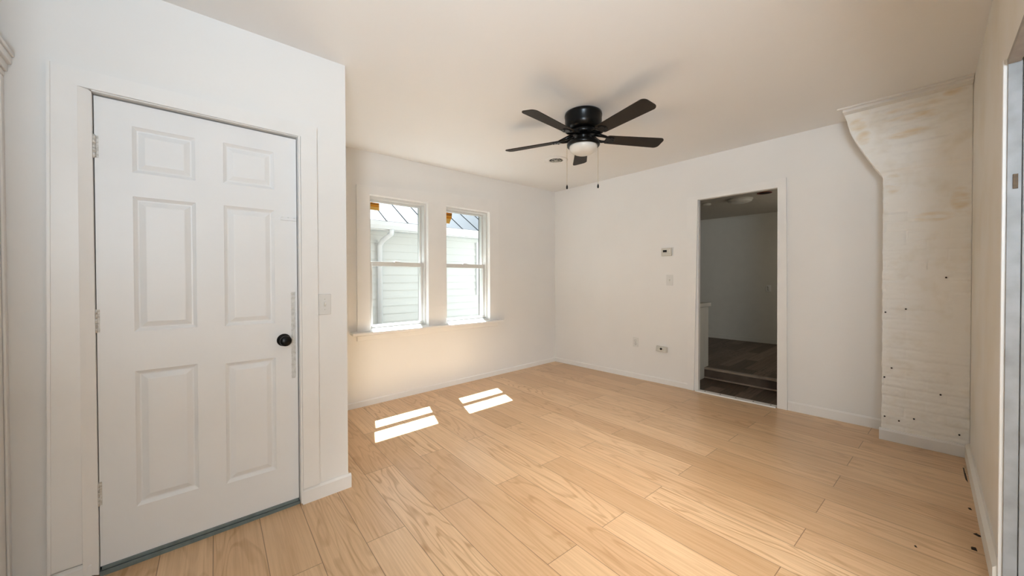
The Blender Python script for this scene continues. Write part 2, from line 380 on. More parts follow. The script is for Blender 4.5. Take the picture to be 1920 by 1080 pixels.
# ------------------------------------------------------------------ baseboards
def base_x(name, x0, x1, y, out, h, t, mat='trim', label=None):
    """baseboard along x on plane y; out=-1 means it stands out towards -y"""
    mb = MB(); ya, yb = y, y+out*t; yc = y+out*t*0.35
    p = lambda x: [(x, ya, fz(x,y)), (x, yb, fz(x,y)), (x, yb, fz(x,y)+h*0.86), (x, yc, fz(x,y)+h), (x, ya, fz(x,y)+h)]
    mb.add(p(x0)+p(x1), [(0,1,2,3,4), (9,8,7,6,5)] + [(i, (i+1) % 5, 5+(i+1) % 5, 5+i) for i in range(5)])
    return struct(name, mb, M[mat])
def base_y(name, y0, y1, x, out, h, t, mat='trim'):
    mb = MB(); xa, xb, xc = x, x+out*t, x+out*t*0.35
    p = lambda y: [(xa, y, fz(x,y)), (xb, y, fz(x,y)), (xb, y, fz(x,y)+h*0.86), (xc, y, fz(x,y)+h), (xa, y, fz(x,y)+h)]
    mb.add(p(y0)+p(y1), [(0,1,2,3,4), (9,8,7,6,5)] + [(i, (i+1) % 5, 5+(i+1) % 5, 5+i) for i in range(5)])
    return struct(name, mb, M[mat])
base_x('baseboard_door_wall', 0.494, 0.757, YL, -1, 0.083, 0.014)
base_x('baseboard_door_wall_left', XL, -0.292, YL, -1, 0.088, 0.014)
base_y('baseboard_return', YL, YW, 0.742, 1, 0.083, 0.014)
base_x('baseboard_window_wall', 0.757, XD, YW, -1, 0.060, 0.010)
base_y('baseboard_doorway_wall', 1.755, YW-0.010, XD, -1, 0.062, 0.012)
base_y('baseboard_doorway_wall_right', 0.236, 0.850, XD, -1, 0.085, 0.014)
base_x('baseboard_right', 2.372, 3.935, YR, 1, 0.105, 0.022, 'rightwall')

# ------------------------------------------------------------------ the closed six-panel door
d1 = thing('door_1', (0.1, YL+0.02, fz(0, YL)), 'white six-panel door with a black round knob, in its white casing', None, None, 'structure')
YF = YL+0.020            # door face
def wx(px, z):           # hung a little out of plumb
    return px
dx0, dx1 = -0.271, 0.482; dz0, dz1 = 0.022, 2.030
rects = [(-0.158, 0.056, 1.727, 1.931), (0.161, 0.379, 1.734, 1.936),
         (-0.160, 0.053, 1.019, 1.621), (0.161, 0.376, 1.015, 1.623),
         (-0.158, 0.053, 0.236, 0.842), (0.159, 0.374, 0.218, 0.827)]
mb = MB()
xs = [dx0, -0.159, 0.054, 0.160, 0.376, dx1]
rows = [dz0, (0.236, 0.218), (0.842, 0.827), (1.019, 1.015), (1.621, 1.623), (1.727, 1.734), (1.931, 1.936), dz1]
def zr(i, left): r = rows[i]; return r if not isinstance(r, tuple) else (r[0] if left else r[1])
def q(a): mb.add(a, [(0,1,2,3)])
def fq(x0, x1, zl0, zl1, zr0, zr1, y=YF): q([(x0,y,zl0),(x1,y,zr0),(x1,y,zr1),(x0,y,zl1)])
for ci in range(5):
    left = ci <= 1
    x0, x1 = xs[ci], xs[ci+1]
    for ri in range(7):
        panel = ci in (1, 3) and ri in (1, 3, 5)
        if ci in (1, 3):
            L_ = ci == 1; z0a = z0b = zr(ri, L_); z1a = z1b = zr(ri+1, L_)
        elif ci == 0: z0a = z0b = zr(ri, True); z1a = z1b = zr(ri+1, True)
        elif ci == 4: z0a = z0b = zr(ri, False); z1a = z1b = zr(ri+1, False)
        else: z0a, z0b, z1a, z1b = zr(ri, True), zr(ri, False), zr(ri+1, True), zr(ri+1, False)
        if not panel: fq(x0, x1, z0a, z1a, z0b, z1b); continue
        loops = []
        for ins, dep in ((0, 0), (0.003, 0.003), (0.014, 0.011), (0.019, 0.0115), (0.040, 0.0025), (0.043, 0.002)):
            loops.append([(x0+ins, YF+dep, z0a+ins), (x1-ins, YF+dep, z0a+ins), (x1-ins, YF+dep, z1a-ins), (x0+ins, YF+dep, z1a-ins)])
        for a, b_ in zip(loops, loops[1:]):
            for k in range(4): q([a[k], a[(k+1) % 4], b_[(k+1) % 4], b_[k]])
        q(loops[-1])
# edges and back of the slab
yb = YF+0.036
q([(dx0,yb,dz0),(dx1,yb,dz0),(dx1,yb,dz1),(dx0,yb,dz1)])
q([(dx0,YF,dz0),(dx0,YF,dz1),(dx0,yb,dz1),(dx0,yb,dz0)]); q([(dx1,YF,dz0),(dx1,YF,dz1),(dx1,yb,dz1),(dx1,yb,dz0)])
q([(dx0,YF,dz0),(dx1,YF,dz0),(dx1,yb,dz0),(dx0,yb,dz0)]); q([(dx0,YF,dz1),(dx1,YF,dz1),(dx1,yb,dz1),(dx0,yb,dz1)])
leaf = mb.build('door_leaf', M['door'], d1)
# knob
kx, kz = 0.415, 0.918
kn = MB().lathe([(0.0, YF-0.0), (0.033, YF-0.0), (0.034, YF-0.004), (0.031, YF-0.009), (0.014, YF-0.012), (0.0125, YF-0.028), (0.016, YF-0.034),
                 (0.0255, YF-0.042), (0.0285, YF-0.052), (0.027, YF-0.060), (0.019, YF-0.066), (0.0, YF-0.068)], (kx, 0, kz), 'y', 36)
tag(kn.build('door_knob', M['black'], d1), 'round black door knob on a round rose')
# hinges
for hz0, hz1, hx in ((1.769, 1.862, -0.273), (1.026, 1.124, -0.276), (0.286, 0.386, -0.277)):
    h = MB(); n = 5; dz = (hz1-hz0)/n
    for k in range(n):
        h.lathe([(0.0, hz0+k*dz+0.0008), (0.0078, hz0+k*dz+0.0008), (0.0078, hz0+(k+1)*dz-0.0008), (0.0, hz0+(k+1)*dz-0.0008)], (hx, YF-0.006, 0), 'z', 14, True)
    h.lathe([(0.0, hz0-0.004), (0.0045, hz0-0.002), (0.0045, hz1+0.002), (0.0, hz1+0.004)], (hx, YF-0.006, 0), 'z', 12)
    h.box(hx, hx+0.014, YF-0.002, YF+0.002, hz0, hz1)
    tag(h.build('hinge', M['rust'], d1), 'white painted hinge with rusty knuckles')
# worn patch by the latch, and the scar of an old bolt
def rough_strip(x0, x1, z0, z1, y, depth, nx, nz, seed):
    mb_ = MB(); vs_ = []
    for j in range(nz+1):
        for i in range(nx+1):
            fx, fzz = i/nx, j/nz
            edge = min(fx, 1-fx, 1)*nx > 0.5 and 0 < j < nz
            w = 0.0025*noise.noise(Vector((j*0.7, seed, i*2.0)))
            d = depth*(0.35+0.9*abs(noise.noise(Vector((i*0.9, j*0.35, seed))))) if edge else -0.0015
            vs_.append((x0+(x1-x0)*fx+w, y-d, z0+(z1-z0)*fzz))
    fs = [(j*(nx+1)+i, j*(nx+1)+i+1, (j+1)*(nx+1)+i+1, (j+1)*(nx+1)+i) for j in range(nz) for i in range(nx)]
    return mb_.add(vs_, fs)
r_ = rough_strip(0.449, 0.474, 0.695, 1.185, YF, 0.0035, 5, 50, 3.1)
tag(r_.build('worn_patch', M['patch'], d1), 'rough scraped strip along the latch edge')
r_ = MB(); r_.box(0.405, 0.481, YF-0.006, YF, 1.574, 1.590)
for sx in (0.412, 0.44, 0.47): r_.lathe([(0.0, YF-0.010), (0.004, YF-0.009), (0.005, YF-0.006)], (sx, 0, 1.590), 'y', 10)
tag(r_.build('bolt_plate', M['door'], d1, 0.002), 'painted-over remains of a slide bolt')
MB().box(dx0+0.004, dx1-0.002, YF-0.005, YF+0.02, 0.006, 0.022).build('door_sweep', M['sweep'], d1, 0.002)
# jamb and casing
mb = MB()
mb.hexa([(-0.316,YL-0.019,0.03),(-0.273,YL-0.002,0.0),(-0.273,YL+0.11,0.0),(-0.316,YL+0.11,0.03)], [(-0.312,YL-0.019,2.06),(-0.2745,YL-0.002,2.036),(-0.2745,YL+0.11,2.036),(-0.312,YL+0.11,2.06)])
struct('trim_door_jamb_left', mb, M['trim'], 0.001)
mb = MB()
mb.box(0.486, 0.4955, YL-0.018, YL+0.11, 0.0, 2.045)
mb.box(-0.274, 0.4955, YL-0.006, YL+0.11, 2.038, 2.047)
mb.box(-0.274, 0.486, YF+0.038, YL+0.11, 1.99, 2.04); mb.box(-0.274, -0.25, YF+0.038, YL+0.11, 0.0, 2.0); mb.box(0.462, 0.486, YF+0.038, YL+0.11, 0.0, 2.0)
struct('trim_door_jamb', mb, M['trim'])
struct('door_dark_backing', MB().box(-0.32, 0.52, YL+0.121, YL+0.14, -0.05, 2.1), M['blackmatte'])  # black sheet: darkness behind the door is put into its colour
T = 0.020
def prism_y(poly, y0, y1): return MB().prism(poly, 'y', y0, y1)
cs = prism_y([(-0.402,0.082),(-0.316,0.082),(-0.311,2.042),(-0.384,2.113)], YL-T, YL)
cs.prism([(-0.407,0.082),(-0.398,0.082),(-0.380,2.113),(-0.389,2.120)], 'y', YL-T-0.006, YL)
struct('trim_door_casing_left', cs, M['trim'])
struct('trim_door_casing_head', prism_y([(-0.311,2.042),(0.497,2.040),(0.579,2.114),(-0.384,2.113)], YL-T, YL), M['trim'])
struct('trim_door_casing_right', prism_y([(0.496,0.078),(0.580,0.078),(0.579,2.114),(0.497,2.040)], YL-T, YL), M['trim'])
struct('trim_door_threshold', MB().box(-0.273, 0.486, YL+0.012, YL+0.12, -0.05, 0.004), M['sweep'])

# left pilaster trim with a moulded capital
mb = MB()
mb.box(XL-0.01, XL+0.012, 2.17, YL, 0.0, 2.02)                       # flat shaft
mb.box(XL+0.012, XL+0.020, 2.30, YL, 0.0, 2.02)
for z0, z1, o in ((2.02, 2.04, 0.022), (2.04, 2.07, 0.030), (2.07, 2.10, 0.040), (2.10, 2.115, 0.046), (2.115, 2.135, 0.034), (2.135, 2.16, 0.020)):
    mb.box(XL-0.01, XL+o, 2.17, YL, z0, z1)
mb.box(XL-0.01, XL+0.012, 2.19, YL, 2.16, cz(XL, 2.2))
struct('trim_pilaster', mb, M['trim'], 0.003)

# ------------------------------------------------------------------ windows
def window(name, X0, X1, Z0, Z1, label):
    w = thing(name, ((X0+X1)/2, YW+0.08, Z0), label, None, None, 'structure')
    fr = MB()                                         # frame (jamb liner) with head and sill
    fr.box(X0, X0+0.022, YW+0.03, YW+0.17, Z0, Z1); fr.box(X1-0.022, X1, YW+0.03, YW+0.17, Z0, Z1)
    fr.box(X0+0.022, X1-0.022, YW+0.03, YW+0.17, Z1-0.022, Z1); fr.box(X0+0.022, X1-0.022, YW+0.03, YW+0.17, Z0, Z0+0.012)
    fr.build('frame', M['vinyl'], w, 0.002)
    zm = 1.408
    def sash(nm, y0, y1, za, zb, st, rb, rt):
        s = MB(); xa, xb = X0+0.022, X1-0.022
        s.box(xa, xa+st, y0, y1, za, zb); s.box(xb-st, xb, y0, y1, za, zb)
        s.box(xa+st, xb-st, y0, y1, za, za+rb); s.box(xa+st, xb-st, y0, y1, zb-rt, zb)
        so = s.build(nm, M['vinyl'], w, 0.003)
        MB().box(xa+st-0.005, xb-st+0.005, (y0+y1)/2-0.002, (y0+y1)/2+0.002, za+rb-0.005, zb-rt+0.005).build('pane', M['glass'], so)
        return so
    us = sash('upper_sash', YW+0.095, YW+0.125, zm-0.018, Z1-0.022, 0.020, 0.035, 0.022)
    ls = sash('lower_sash', YW+0.060, YW+0.090, Z0+0.012, zm+0.022, 0.026, 0.032, 0.046)
    MB().box((X0+X1)/2-0.03, (X0+X1)/2+0.03, YW+0.062, YW+0.088, zm+0.022, zm+0.034).build('sash_lock', M['vinyl'], ls, 0.003)
    for sx in (X0+0.055, X1-0.055):
        MB().box(sx-0.018, sx+0.018, YW+0.050, YW+0.062, Z0+0.020, Z0+0.034).build('tilt_latch', M['plasticgrey'], ls, 0.002)
    MB().box(X0-0.0, X1+0.0, YW+0.17, YW+0.215, Z0-0.02, Z0+0.010).build('outer_sill', M['vinyl'], w)
    return w
window('window_1', *W1, 'left double-hung window of the pair, white vinyl sashes')
window('window_2', *W2, 'right double-hung window of the pair, white vinyl sashes')
cz0 = 0.72
TW = 0.018
def xr(poly): return MB().prism(poly, 'y', YW-TW, YW)
struct('trim_window_casing_left', xr([(1.278,cz0),(1.405,cz0),(1.405,2.098),(1.278,2.175)]), M['trim'])
struct('trim_window_mullion', xr([(2.055,cz0),(2.289,cz0),(2.289,2.098),(2.055,2.098)]), M['trim'])
struct('trim_window_casing_right', xr([(2.928,cz0),(3.066,cz0),(3.074,2.285),(2.928,2.098)]), M['trim'])
struct('trim_window_casing_head', xr([(1.278,2.175),(1.405,2.098),(2.928,2.098),(3.074,2.285)]), M['trim'])
struct('trim_window_stool', MB().hexa([(1.215,YW-0.075,0.700),(3.120,YW-0.075,0.688),(3.120,YW+0.062,0.700),(1.215,YW+0.062,0.712)],
      [(1.215,YW-0.075,0.728),(3.120,YW-0.075,0.716),(3.120,YW+0.062,0.728),(1.215,YW+0.062,0.740)]), M['trim'], 0.005)
struct('trim_window_apron', MB().box(1.275, 3.06, YW-0.016, YW, 0.640, 0.690), M['trim'], 0.004)
for nm, x0, x1, z0, z1, lab in (('window_label', 1.456, 1.552, 1.968, 2.045, 'amber label on the top left corner of the left window, wide and rectangular'),
                                ('window_label', 2.338, 2.446, 1.915, 2.045, 'amber label on the top left corner of the right window, tapering downwards')):
    y = YW+0.1078; mb = MB()
    if x0 < 2: mb.box(x0, x1, y-0.0008, y, z0, z1)
    else: mb.prism([(x0,z1),(x1,z1),(x1-0.004,z0+0.075),(x1-0.030,z0+0.02),(x1-0.035,z0),(x0+0.014,z0),(x0+0.006,z0+0.03)], 'y', y-0.0008, y)
    tag(mb.build(nm, M['sticker']), lab, 'label', 'labels on the window panes')

# ------------------------------------------------------------------ doorway to the room beyond
T = 0.02
def prism_x(poly): return MB().prism(poly, 'x', XD-T, XD)
struct('trim_doorway_casing_left', prism_x([(1.755,0.020),(1.690,0.020),(1.652,2.098),(1.768,2.134)]), M['trim'])
struct('trim_doorway_casing_right', prism_x([(0.852,0.026),(0.930,0.026),(0.934,2.098),(0.868,2.178)]), M['trim'])
struct('trim_doorway_casing_head', prism_x([(1.652,2.098),(0.934,2.098),(0.868,2.178),(1.768,2.134)]), M['trim'])
mb = MB(); mb.hexa([(XD,1.690,0.02),(XD+0.045,1.690,0.02),(XD+0.045,1.72,0.02),(XD,1.72,0.02)], [(XD,1.652,2.098),(XD+0.045,1.652,2.098),(XD+0.045,1.72,2.098),(XD,1.72,2.098)])
mb.box(XD, XD+0.045, 0.90, 0.932, 0.02, 2.098); mb.box(XD, XD+0.045, 0.90, 1.72, 2.096, 2.12)
struct('trim_doorway_jamb', mb, M['trim'])
ts = thing('threshold_strip', (XD-0.005, 1.3, 0.022), 'white screwed threshold strip across the bottom of the open doorway', 'threshold')
mb = MB(); mb.hexa([(XD-0.036,0.940,0.018),(XD+0.048,0.940,0.018),(XD+0.048,1.672,0.016),(XD-0.036,1.672,0.016)],
                   [(XD-0.030,0.940,0.035),(XD+0.042,0.940,0.035),(XD+0.042,1.672,0.031),(XD-0.030,1.672,0.031)])
mb.build('strip', M['trim'], ts, 0.002)
for sy in (0.985, 1.13, 1.285, 1.43, 1.58):
    zz = 0.0335+0.004*(0.945-sy)/0.72
    MB().lathe([(0.0, zz-0.001), (0.0075, zz-0.001), (0.007, zz+0.003), (0.0, zz+0.003)], (XD+0.004, sy, 0), 'z', 12).build('screw', M['chip'], ts)
# beyond: lower floor, step, upper floor, walls
struct('floor_beyond', MB().box(XD+0.0, 4.83, 0.0, 3.6, -0.10, 0.020), M['darkfloor'])
mb = MB()
mb.hexa([(4.80,0.0,0.02),(7.5,0.0,0.02),(7.5,3.6,0.02),(4.86,3.6,0.02)], [(4.80,0.0,0.145),(7.5,0.0,0.145),(7.5,3.6,0.145),(4.86,3.6,0.145)])
struct('floor_beyond_upper', mb, M['darkfloor'])
mb = MB(); mb.hexa([(4.772,0.0,0.125),(4.83,0.0,0.125),(4.89,3.6,0.125),(4.832,3.6,0.125)], [(4.772,0.0,0.150),(4.83,0.0,0.150),(4.89,3.6,0.150),(4.832,3.6,0.150)])
M['nosing'] = simple('worn_step_nosing', (0.34, 0.27, 0.21), 0.4, scale=6, col2=(0.17, 0.13, 0.10))
struct('trim_step_nosing', mb, M['nosing'], 0.006)
mb = MB(); mb.hexa([(4.794,0.0,0.020),(4.80,0.0,0.020),(4.86,3.6,0.020),(4.854,3.6,0.020)], [(4.794,0.0,0.140),(4.80,0.0,0.140),(4.86,3.6,0.140),(4.854,3.6,0.140)])
struct('trim_step_riser', mb, simple('dark_step_riser', (0.11, 0.078, 0.055), 0.5, scale=5, col2=(0.06, 0.04, 0.028)))
mb = MB(); mb.hexa([(4.772,0.0,0.020),(4.80,0.0,0.020),(4.86,3.6,0.020),(4.832,3.6,0.020)], [(4.772,0.0,0.034),(4.80,0.0,0.034),(4.86,3.6,0.034),(4.832,3.6,0.034)])
struct('trim_step_toe', mb, M['nosing'], 0.004)
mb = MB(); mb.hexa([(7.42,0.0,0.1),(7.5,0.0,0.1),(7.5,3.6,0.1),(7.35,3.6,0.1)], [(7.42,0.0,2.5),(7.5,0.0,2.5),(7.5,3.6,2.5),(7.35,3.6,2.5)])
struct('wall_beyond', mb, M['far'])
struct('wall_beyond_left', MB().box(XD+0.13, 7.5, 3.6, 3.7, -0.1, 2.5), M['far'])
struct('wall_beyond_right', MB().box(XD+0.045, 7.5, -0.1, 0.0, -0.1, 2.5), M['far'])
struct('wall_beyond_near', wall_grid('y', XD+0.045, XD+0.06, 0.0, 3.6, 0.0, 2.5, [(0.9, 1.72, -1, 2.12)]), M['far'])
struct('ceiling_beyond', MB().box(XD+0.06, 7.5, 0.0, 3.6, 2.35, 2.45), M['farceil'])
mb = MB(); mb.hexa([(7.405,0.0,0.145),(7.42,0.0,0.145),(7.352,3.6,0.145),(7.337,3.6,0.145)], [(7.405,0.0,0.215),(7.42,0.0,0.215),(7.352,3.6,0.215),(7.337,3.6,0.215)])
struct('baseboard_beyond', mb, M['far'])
# white half-height cabinet end
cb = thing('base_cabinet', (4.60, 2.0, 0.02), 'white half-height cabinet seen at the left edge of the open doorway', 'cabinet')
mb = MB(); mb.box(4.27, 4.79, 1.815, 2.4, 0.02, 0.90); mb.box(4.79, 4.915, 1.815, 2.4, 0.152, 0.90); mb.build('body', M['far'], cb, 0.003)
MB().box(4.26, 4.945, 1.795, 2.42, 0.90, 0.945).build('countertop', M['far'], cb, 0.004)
# ceiling fixtures beyond
cl = thing('ceiling_light', (5.80, 1.73, 2.35), 'round flush ceiling light seen through the open doorway', 'ceiling light')
MB().lathe([(0.0, 2.35), (0.150, 2.35), (0.152, 2.338), (0.145, 2.328), (0.0, 2.330)], (5.80, 1.73, 0), 'z', 40).build('pan', M['far'], cl)
MB().lathe([(0.142, 2.330), (0.135, 2.312), (0.105, 2.297), (0.06, 2.290), (0.0, 2.288)], (5.80, 1.73, 0), 'z', 40).build('diffuser', M['bowl'], cl)
o = MB().lathe([(0.0, 2.35), (0.058, 2.35), (0.060, 2.332), (0.048, 2.322), (0.0, 2.320)], (5.79, 2.17, 0), 'z', 28).build('smoke_detector', M['far'])
tag(o, 'small round white detector on the ceiling beyond the doorway', 'smoke detector')
jb = thing('ceiling_box', (5.62, 1.40, 2.35), 'dark round ceiling hole with a red rim at the top right of the doorway', 'electrical box')
MB().lathe([(0.066, 2.35), (0.080, 2.35), (0.082, 2.345), (0.066, 2.343), (0.066, 2.35)], (5.62, 1.40, 0), 'z', 32, cap=False).build('rim', M['stain'], jb)
MB().lathe([(0.0, 2.35), (0.066, 2.35), (0.066, 2.3465), (0.0, 2.3465)], (5.62, 1.40, 0), 'z', 32).build('opening', M['blackmatte'], jb)  # flat black disc; shade inside the hole is put into its colour

# ------------------------------------------------------------------ switches, outlets, thermostat
def plate_x(x, yc, zc, wd_, ht, kind, name, label, cat, group=None, mat='plate'):
    """wall plate on a wall facing -x"""
    t = thing(name, (x, yc, zc-ht/2), label, cat, group)
    MB().box(x-0.006, x, yc-wd_/2, yc+wd_/2, zc-ht/2, zc+ht/2).build('plate', M[mat], t, 0.003)
    if kind == 'switch':
        MB().box(x-0.0075, x-0.005, yc-0.006, yc+0.006, zc-0.013, zc+0.013).build('slot', M['plasticgrey'], t)
        MB().prism([(x-0.018, zc+0.012), (x-0.016, zc+0.003), (x-0.006, zc-0.006), (x-0.006, zc+0.006)], 'y', yc-0.004, yc+0.004).build('toggle', M[mat], t, 0.001)
        for s in (-1, 1): MB().lathe([(0.0, x-0.0075), (0.003, x-0.007), (0.0032, x-0.005)], (0, yc, zc+s*0.030), 'x', 10).build('screw', M['plasticgrey'], t)
    else:
        for s in (-1, 1):
            f = MB().lathe([(0.0, x-0.0085), (0.0165, x-0.0085), (0.017, x-0.005)], (0, yc, zc+s*0.0195), 'x', 24).build('receptacle', M[mat], t)
            sl = MB()
            for k in (-1, 1): sl.box(x-0.0092, x-0.0084, yc+k*0.0065-0.001, yc+k*0.0065+0.001, zc+s*0.0195-0.003, zc+s*0.0195+0.006)
            sl.build('slots', M['plasticgrey'], f)
        MB().lathe([(0.0, x-0.0075), (0.003, x-0.007), (0.0032, x-0.005)], (0, yc, zc), 'x', 10).build('screw', M['plasticgrey'], t)
    return t
plate_x(XD, 1.966, 1.228, 0.078, 0.122, 'switch', 'light_switch', 'white toggle light switch below the thermostat, left of the open doorway', 'light switch')
plate_x(XD, 2.394, 0.462, 0.074, 0.116, 'outlet', 'wall_outlet', 'white wall outlet low on the wall, left of the cable box', 'outlet')
plate_x(7.384, 1.775, 1.075, 0.075, 0.115, 'outlet', 'wall_outlet', 'wall outlet on the dim far wall beyond the doorway', 'outlet')
sw = thing('light_switch', (0.617, YL, 1.045), 'white toggle light switch beside the closed six-panel door', 'light switch')
MB().box(0.584, 0.652, YL-0.006, YL, 1.045, 1.165).build('plate', M['plate'], sw, 0.003)
MB().box(0.612, 0.624, YL-0.0075, YL-0.005, 1.092, 1.118).build('slot', M['plasticgrey'], sw)
MB().prism([(YL-0.018, 1.117), (YL-0.016, 1.108), (YL-0.006, 1.099), (YL-0.006, 1.111)], 'x', 0.614, 0.622).build('toggle', M['plastic'], sw, 0.001)
for s in (-1, 1): MB().lathe([(0.0, YL-0.0075), (0.003, YL-0.007), (0.0032, YL-0.005)], (0.618, 0, 1.105+s*0.03), 'y', 10).build('screw', M['plasticgrey'], sw)
th = thing('thermostat', (XD, 1.995, 1.505), 'white thermostat with a small dark display, upper left of the open doorway', 'thermostat')
MB().box(XD-0.026, XD, 1.936, 2.056, 1.508, 1.598).build('case', M['plasticgrey'], th, 0.006, 3)
MB().box(XD-0.0275, XD-0.025, 1.990, 2.036, 1.550, 1.576).build('display', M['blackmatte'], th, 0.002)
for bz in (1.545, 1.565): MB().box(XD-0.0285, XD-0.025, 1.950, 1.966, bz, bz+0.012).build('button', M['plastic'], th, 0.002)
MB().box(XD-0.006, XD, 1.926, 2.066, 1.500, 1.606).build('back_plate', M['plastic'], th, 0.002)
bx = thing('cable_box', (XD, 2.057, 0.390), 'lumpy off-white cable box with a dark hole, low on the wall beside the doorway', 'cable box')
mb = MB(); mb.hexa([(XD-0.034,2.118,0.396),(XD-0.034,1.992,0.390),(XD,1.986,0.390),(XD,2.124,0.396)], [(XD-0.030,2.116,0.452),(XD-0.030,1.994,0.448),(XD,1.986,0.456),(XD,2.124,0.460)])
mb.build('case', M['plasticgrey'], bx, 0.008, 3)
MB().lathe([(0.0, XD-0.0355), (0.013, XD-0.0352), (0.014, XD-0.030)], (0, 2.055, 0.428), 'x', 20).build('socket', M['blackmatte'], bx)
MB().lathe([(0.0, XD-0.040), (0.006, XD-0.038), (0.007, XD-0.030)], (0, 2.032, 0.424), 'x', 14).build('jack', M['plasticgrey'], bx)

# ------------------------------------------------------------------ ceiling vent
vx, vy = 3.06, 2.70; vz = cz(vx, vy)
ve = thing('ceiling_vent', (vx, vy, vz), 'round white ceiling vent with dark rings, behind the black fan', 'vent')
MB().lathe([(0.074, vz), (0.125, vz), (0.127, vz-0.003), (0.112, vz-0.007), (0.082, vz-0.009), (0.074, vz-0.006), (0.074, vz)], (vx, vy, 0), 'z', 48, cap=False).build('rim', M['trim'], ve)
MB().lathe([(0.0, vz-0.001), (0.076, vz-0.001), (0.076, vz-0.003), (0.0, vz-0.003)], (vx, vy, 0), 'z', 40).build('throat_shade_disc', M['blackmatte'], ve)  # flat disc, coloured black to look like a shaded recess
MB().lathe([(0.046, vz-0.003), (0.051, vz-0.009), (0.053, vz-0.009), (0.048, vz-0.003), (0.046, vz-0.003)], (vx, vy, 0), 'z', 40, cap=False).build('ring', M['plasticgrey'], ve)
MB().lathe([(0.0, vz-0.006), (0.020, vz-0.006), (0.020, vz-0.009), (0.0, vz-0.010)], (vx, vy, 0), 'z', 24).build('centre_cap', M['plasticgrey'], ve)
mb = MB()
for k in range(3):
    a = k*PI/3; ca, sa = math.cos(a)*0.074, math.sin(a)*0.074
    mb.tube([(vx-ca, vy-sa, vz-0.006), (vx+ca, vy+sa, vz-0.006)], 0.002, 6)
mb.build('spokes', M['plasticgrey'], ve)

# ------------------------------------------------------------------ ceiling fan
fx, fy = 2.36, 1.80; top = cz(fx, fy)
fan = thing('ceiling_fan', (fx, fy, top), 'black five-blade ceiling fan with a white glass bowl light and two pull chains', 'ceiling fan')
MB().lathe([(0.0, top), (0.132, top), (0.142, top-0.006), (0.145, top-0.020), (0.145, top-0.030), (0.142, top-0.034), (0.142, top-0.085), (0.136, top-0.112), (0.118, top-0.128), (0.095, top-0.134), (0.0, top-0.134)],
           (fx, fy, 0), 'z', 56).build('housing', M['black'], fan)
MB().lathe([(0.0, top-0.134), (0.096, top-0.134), (0.104, top-0.142), (0.104, top-0.164), (0.092, top-0.172), (0.058, top-0.176), (0.052, top-0.190), (0.056, top-0.205), (0.0, top-0.206)],
           (fx, fy, 0), 'z', 48).build('motor_hub', M['black'], fan)
ZBL = 2.352
for k in range(5):
    a = math.radians(112.32 - 72*k); ca, sa = math.cos(a), math.sin(a)
    pit = math.radians(-12)
    def W(r, t, h):           # radial, tangential, vertical in the blade frame, with pitch about the radial axis
        tt = t*math.cos(pit) - h*math.sin(pit); hh = t*math.sin(pit) + h*math.cos(pit)
        return (fx + r*ca - tt*sa, fy + r*sa + tt*ca, ZBL + hh)
    # blade outline with rounded corners
    out = []
    r0, r1, w0, w1 = 0.185, 0.665, 0.052, 0.066
    def corner(cr, ct, rad, a0):
        return [(cr+rad*math.cos(a0+PI/2*i/6), ct+rad*math.sin(a0+PI/2*i/6)) for i in range(7)]
    out += corner(r1-0.035, w1-0.035, 0.035, 0)
    out += corner(r0+0.02, w0-0.02, 0.02, PI/2)
    out += corner(r0+0.02, -w0+0.02, 0.02, PI)
    out += corner(r1-0.035, -w1+0.035, 0.035, 3*PI/2)
    n = len(out); mb = MB()
    mb.add([W(r, t, 0.003) for r, t in out] + [W(r, t, -0.003) for r, t in out],
           [tuple(range(n)), tuple(range(2*n-1, n-1, -1))] + [(i, (i+1) % n, n+(i+1) % n, n+i) for i in range(n)])
    bl = mb.build('blade', M['blade'], fan)
    # blade iron: two curved arms meeting a plate under the blade root
    ir = MB()
    for s in (-1, 1):
        pts = []
        for i in range(9):
            f = i/8
            r = 0.075 + 0.125*f; t = s*(0.010 + 0.030*math.sin(f*PI)*0.8 + 0.014*f)
            zz = (1-f)**1.5*0.036 + -0.006
            pp = W(r, t, 0); pts.append((pp[0], pp[1], pp[2]*f + (top-0.160)*(1-f) - 0.010*math.sin(f*PI)))
        ir.tube(pts, [0.013, 0.014, 0.0145, 0.014, 0.013, 0.012, 0.011, 0.010, 0.008], 8)
    pl = [(0.185, -0.030), (0.215, -0.044), (0.245, -0.030), (0.262, 0.0), (0.245, 0.030), (0.215, 0.044), (0.185, 0.030)]
    m_ = len(pl)
    ir.add([W(r, t, -0.003) for r, t in pl] + [W(r, t, -0.009) for r, t in pl], [tuple(range(m_)), tuple(range(2*m_-1, m_-1, -1))] + [(i, (i+1) % m_, m_+(i+1) % m_, m_+i) for i in range(m_)])
    for r, t in ((0.212, 0.028), (0.212, -0.028), (0.246, 0.0)):
        p = W(r, t, -0.010); ir.lathe([(0.0, -0.004), (0.005, -0.002), (0.006, 0.002)], p, 'z', 10)
    ir.build('blade_iron', M['black'], bl)
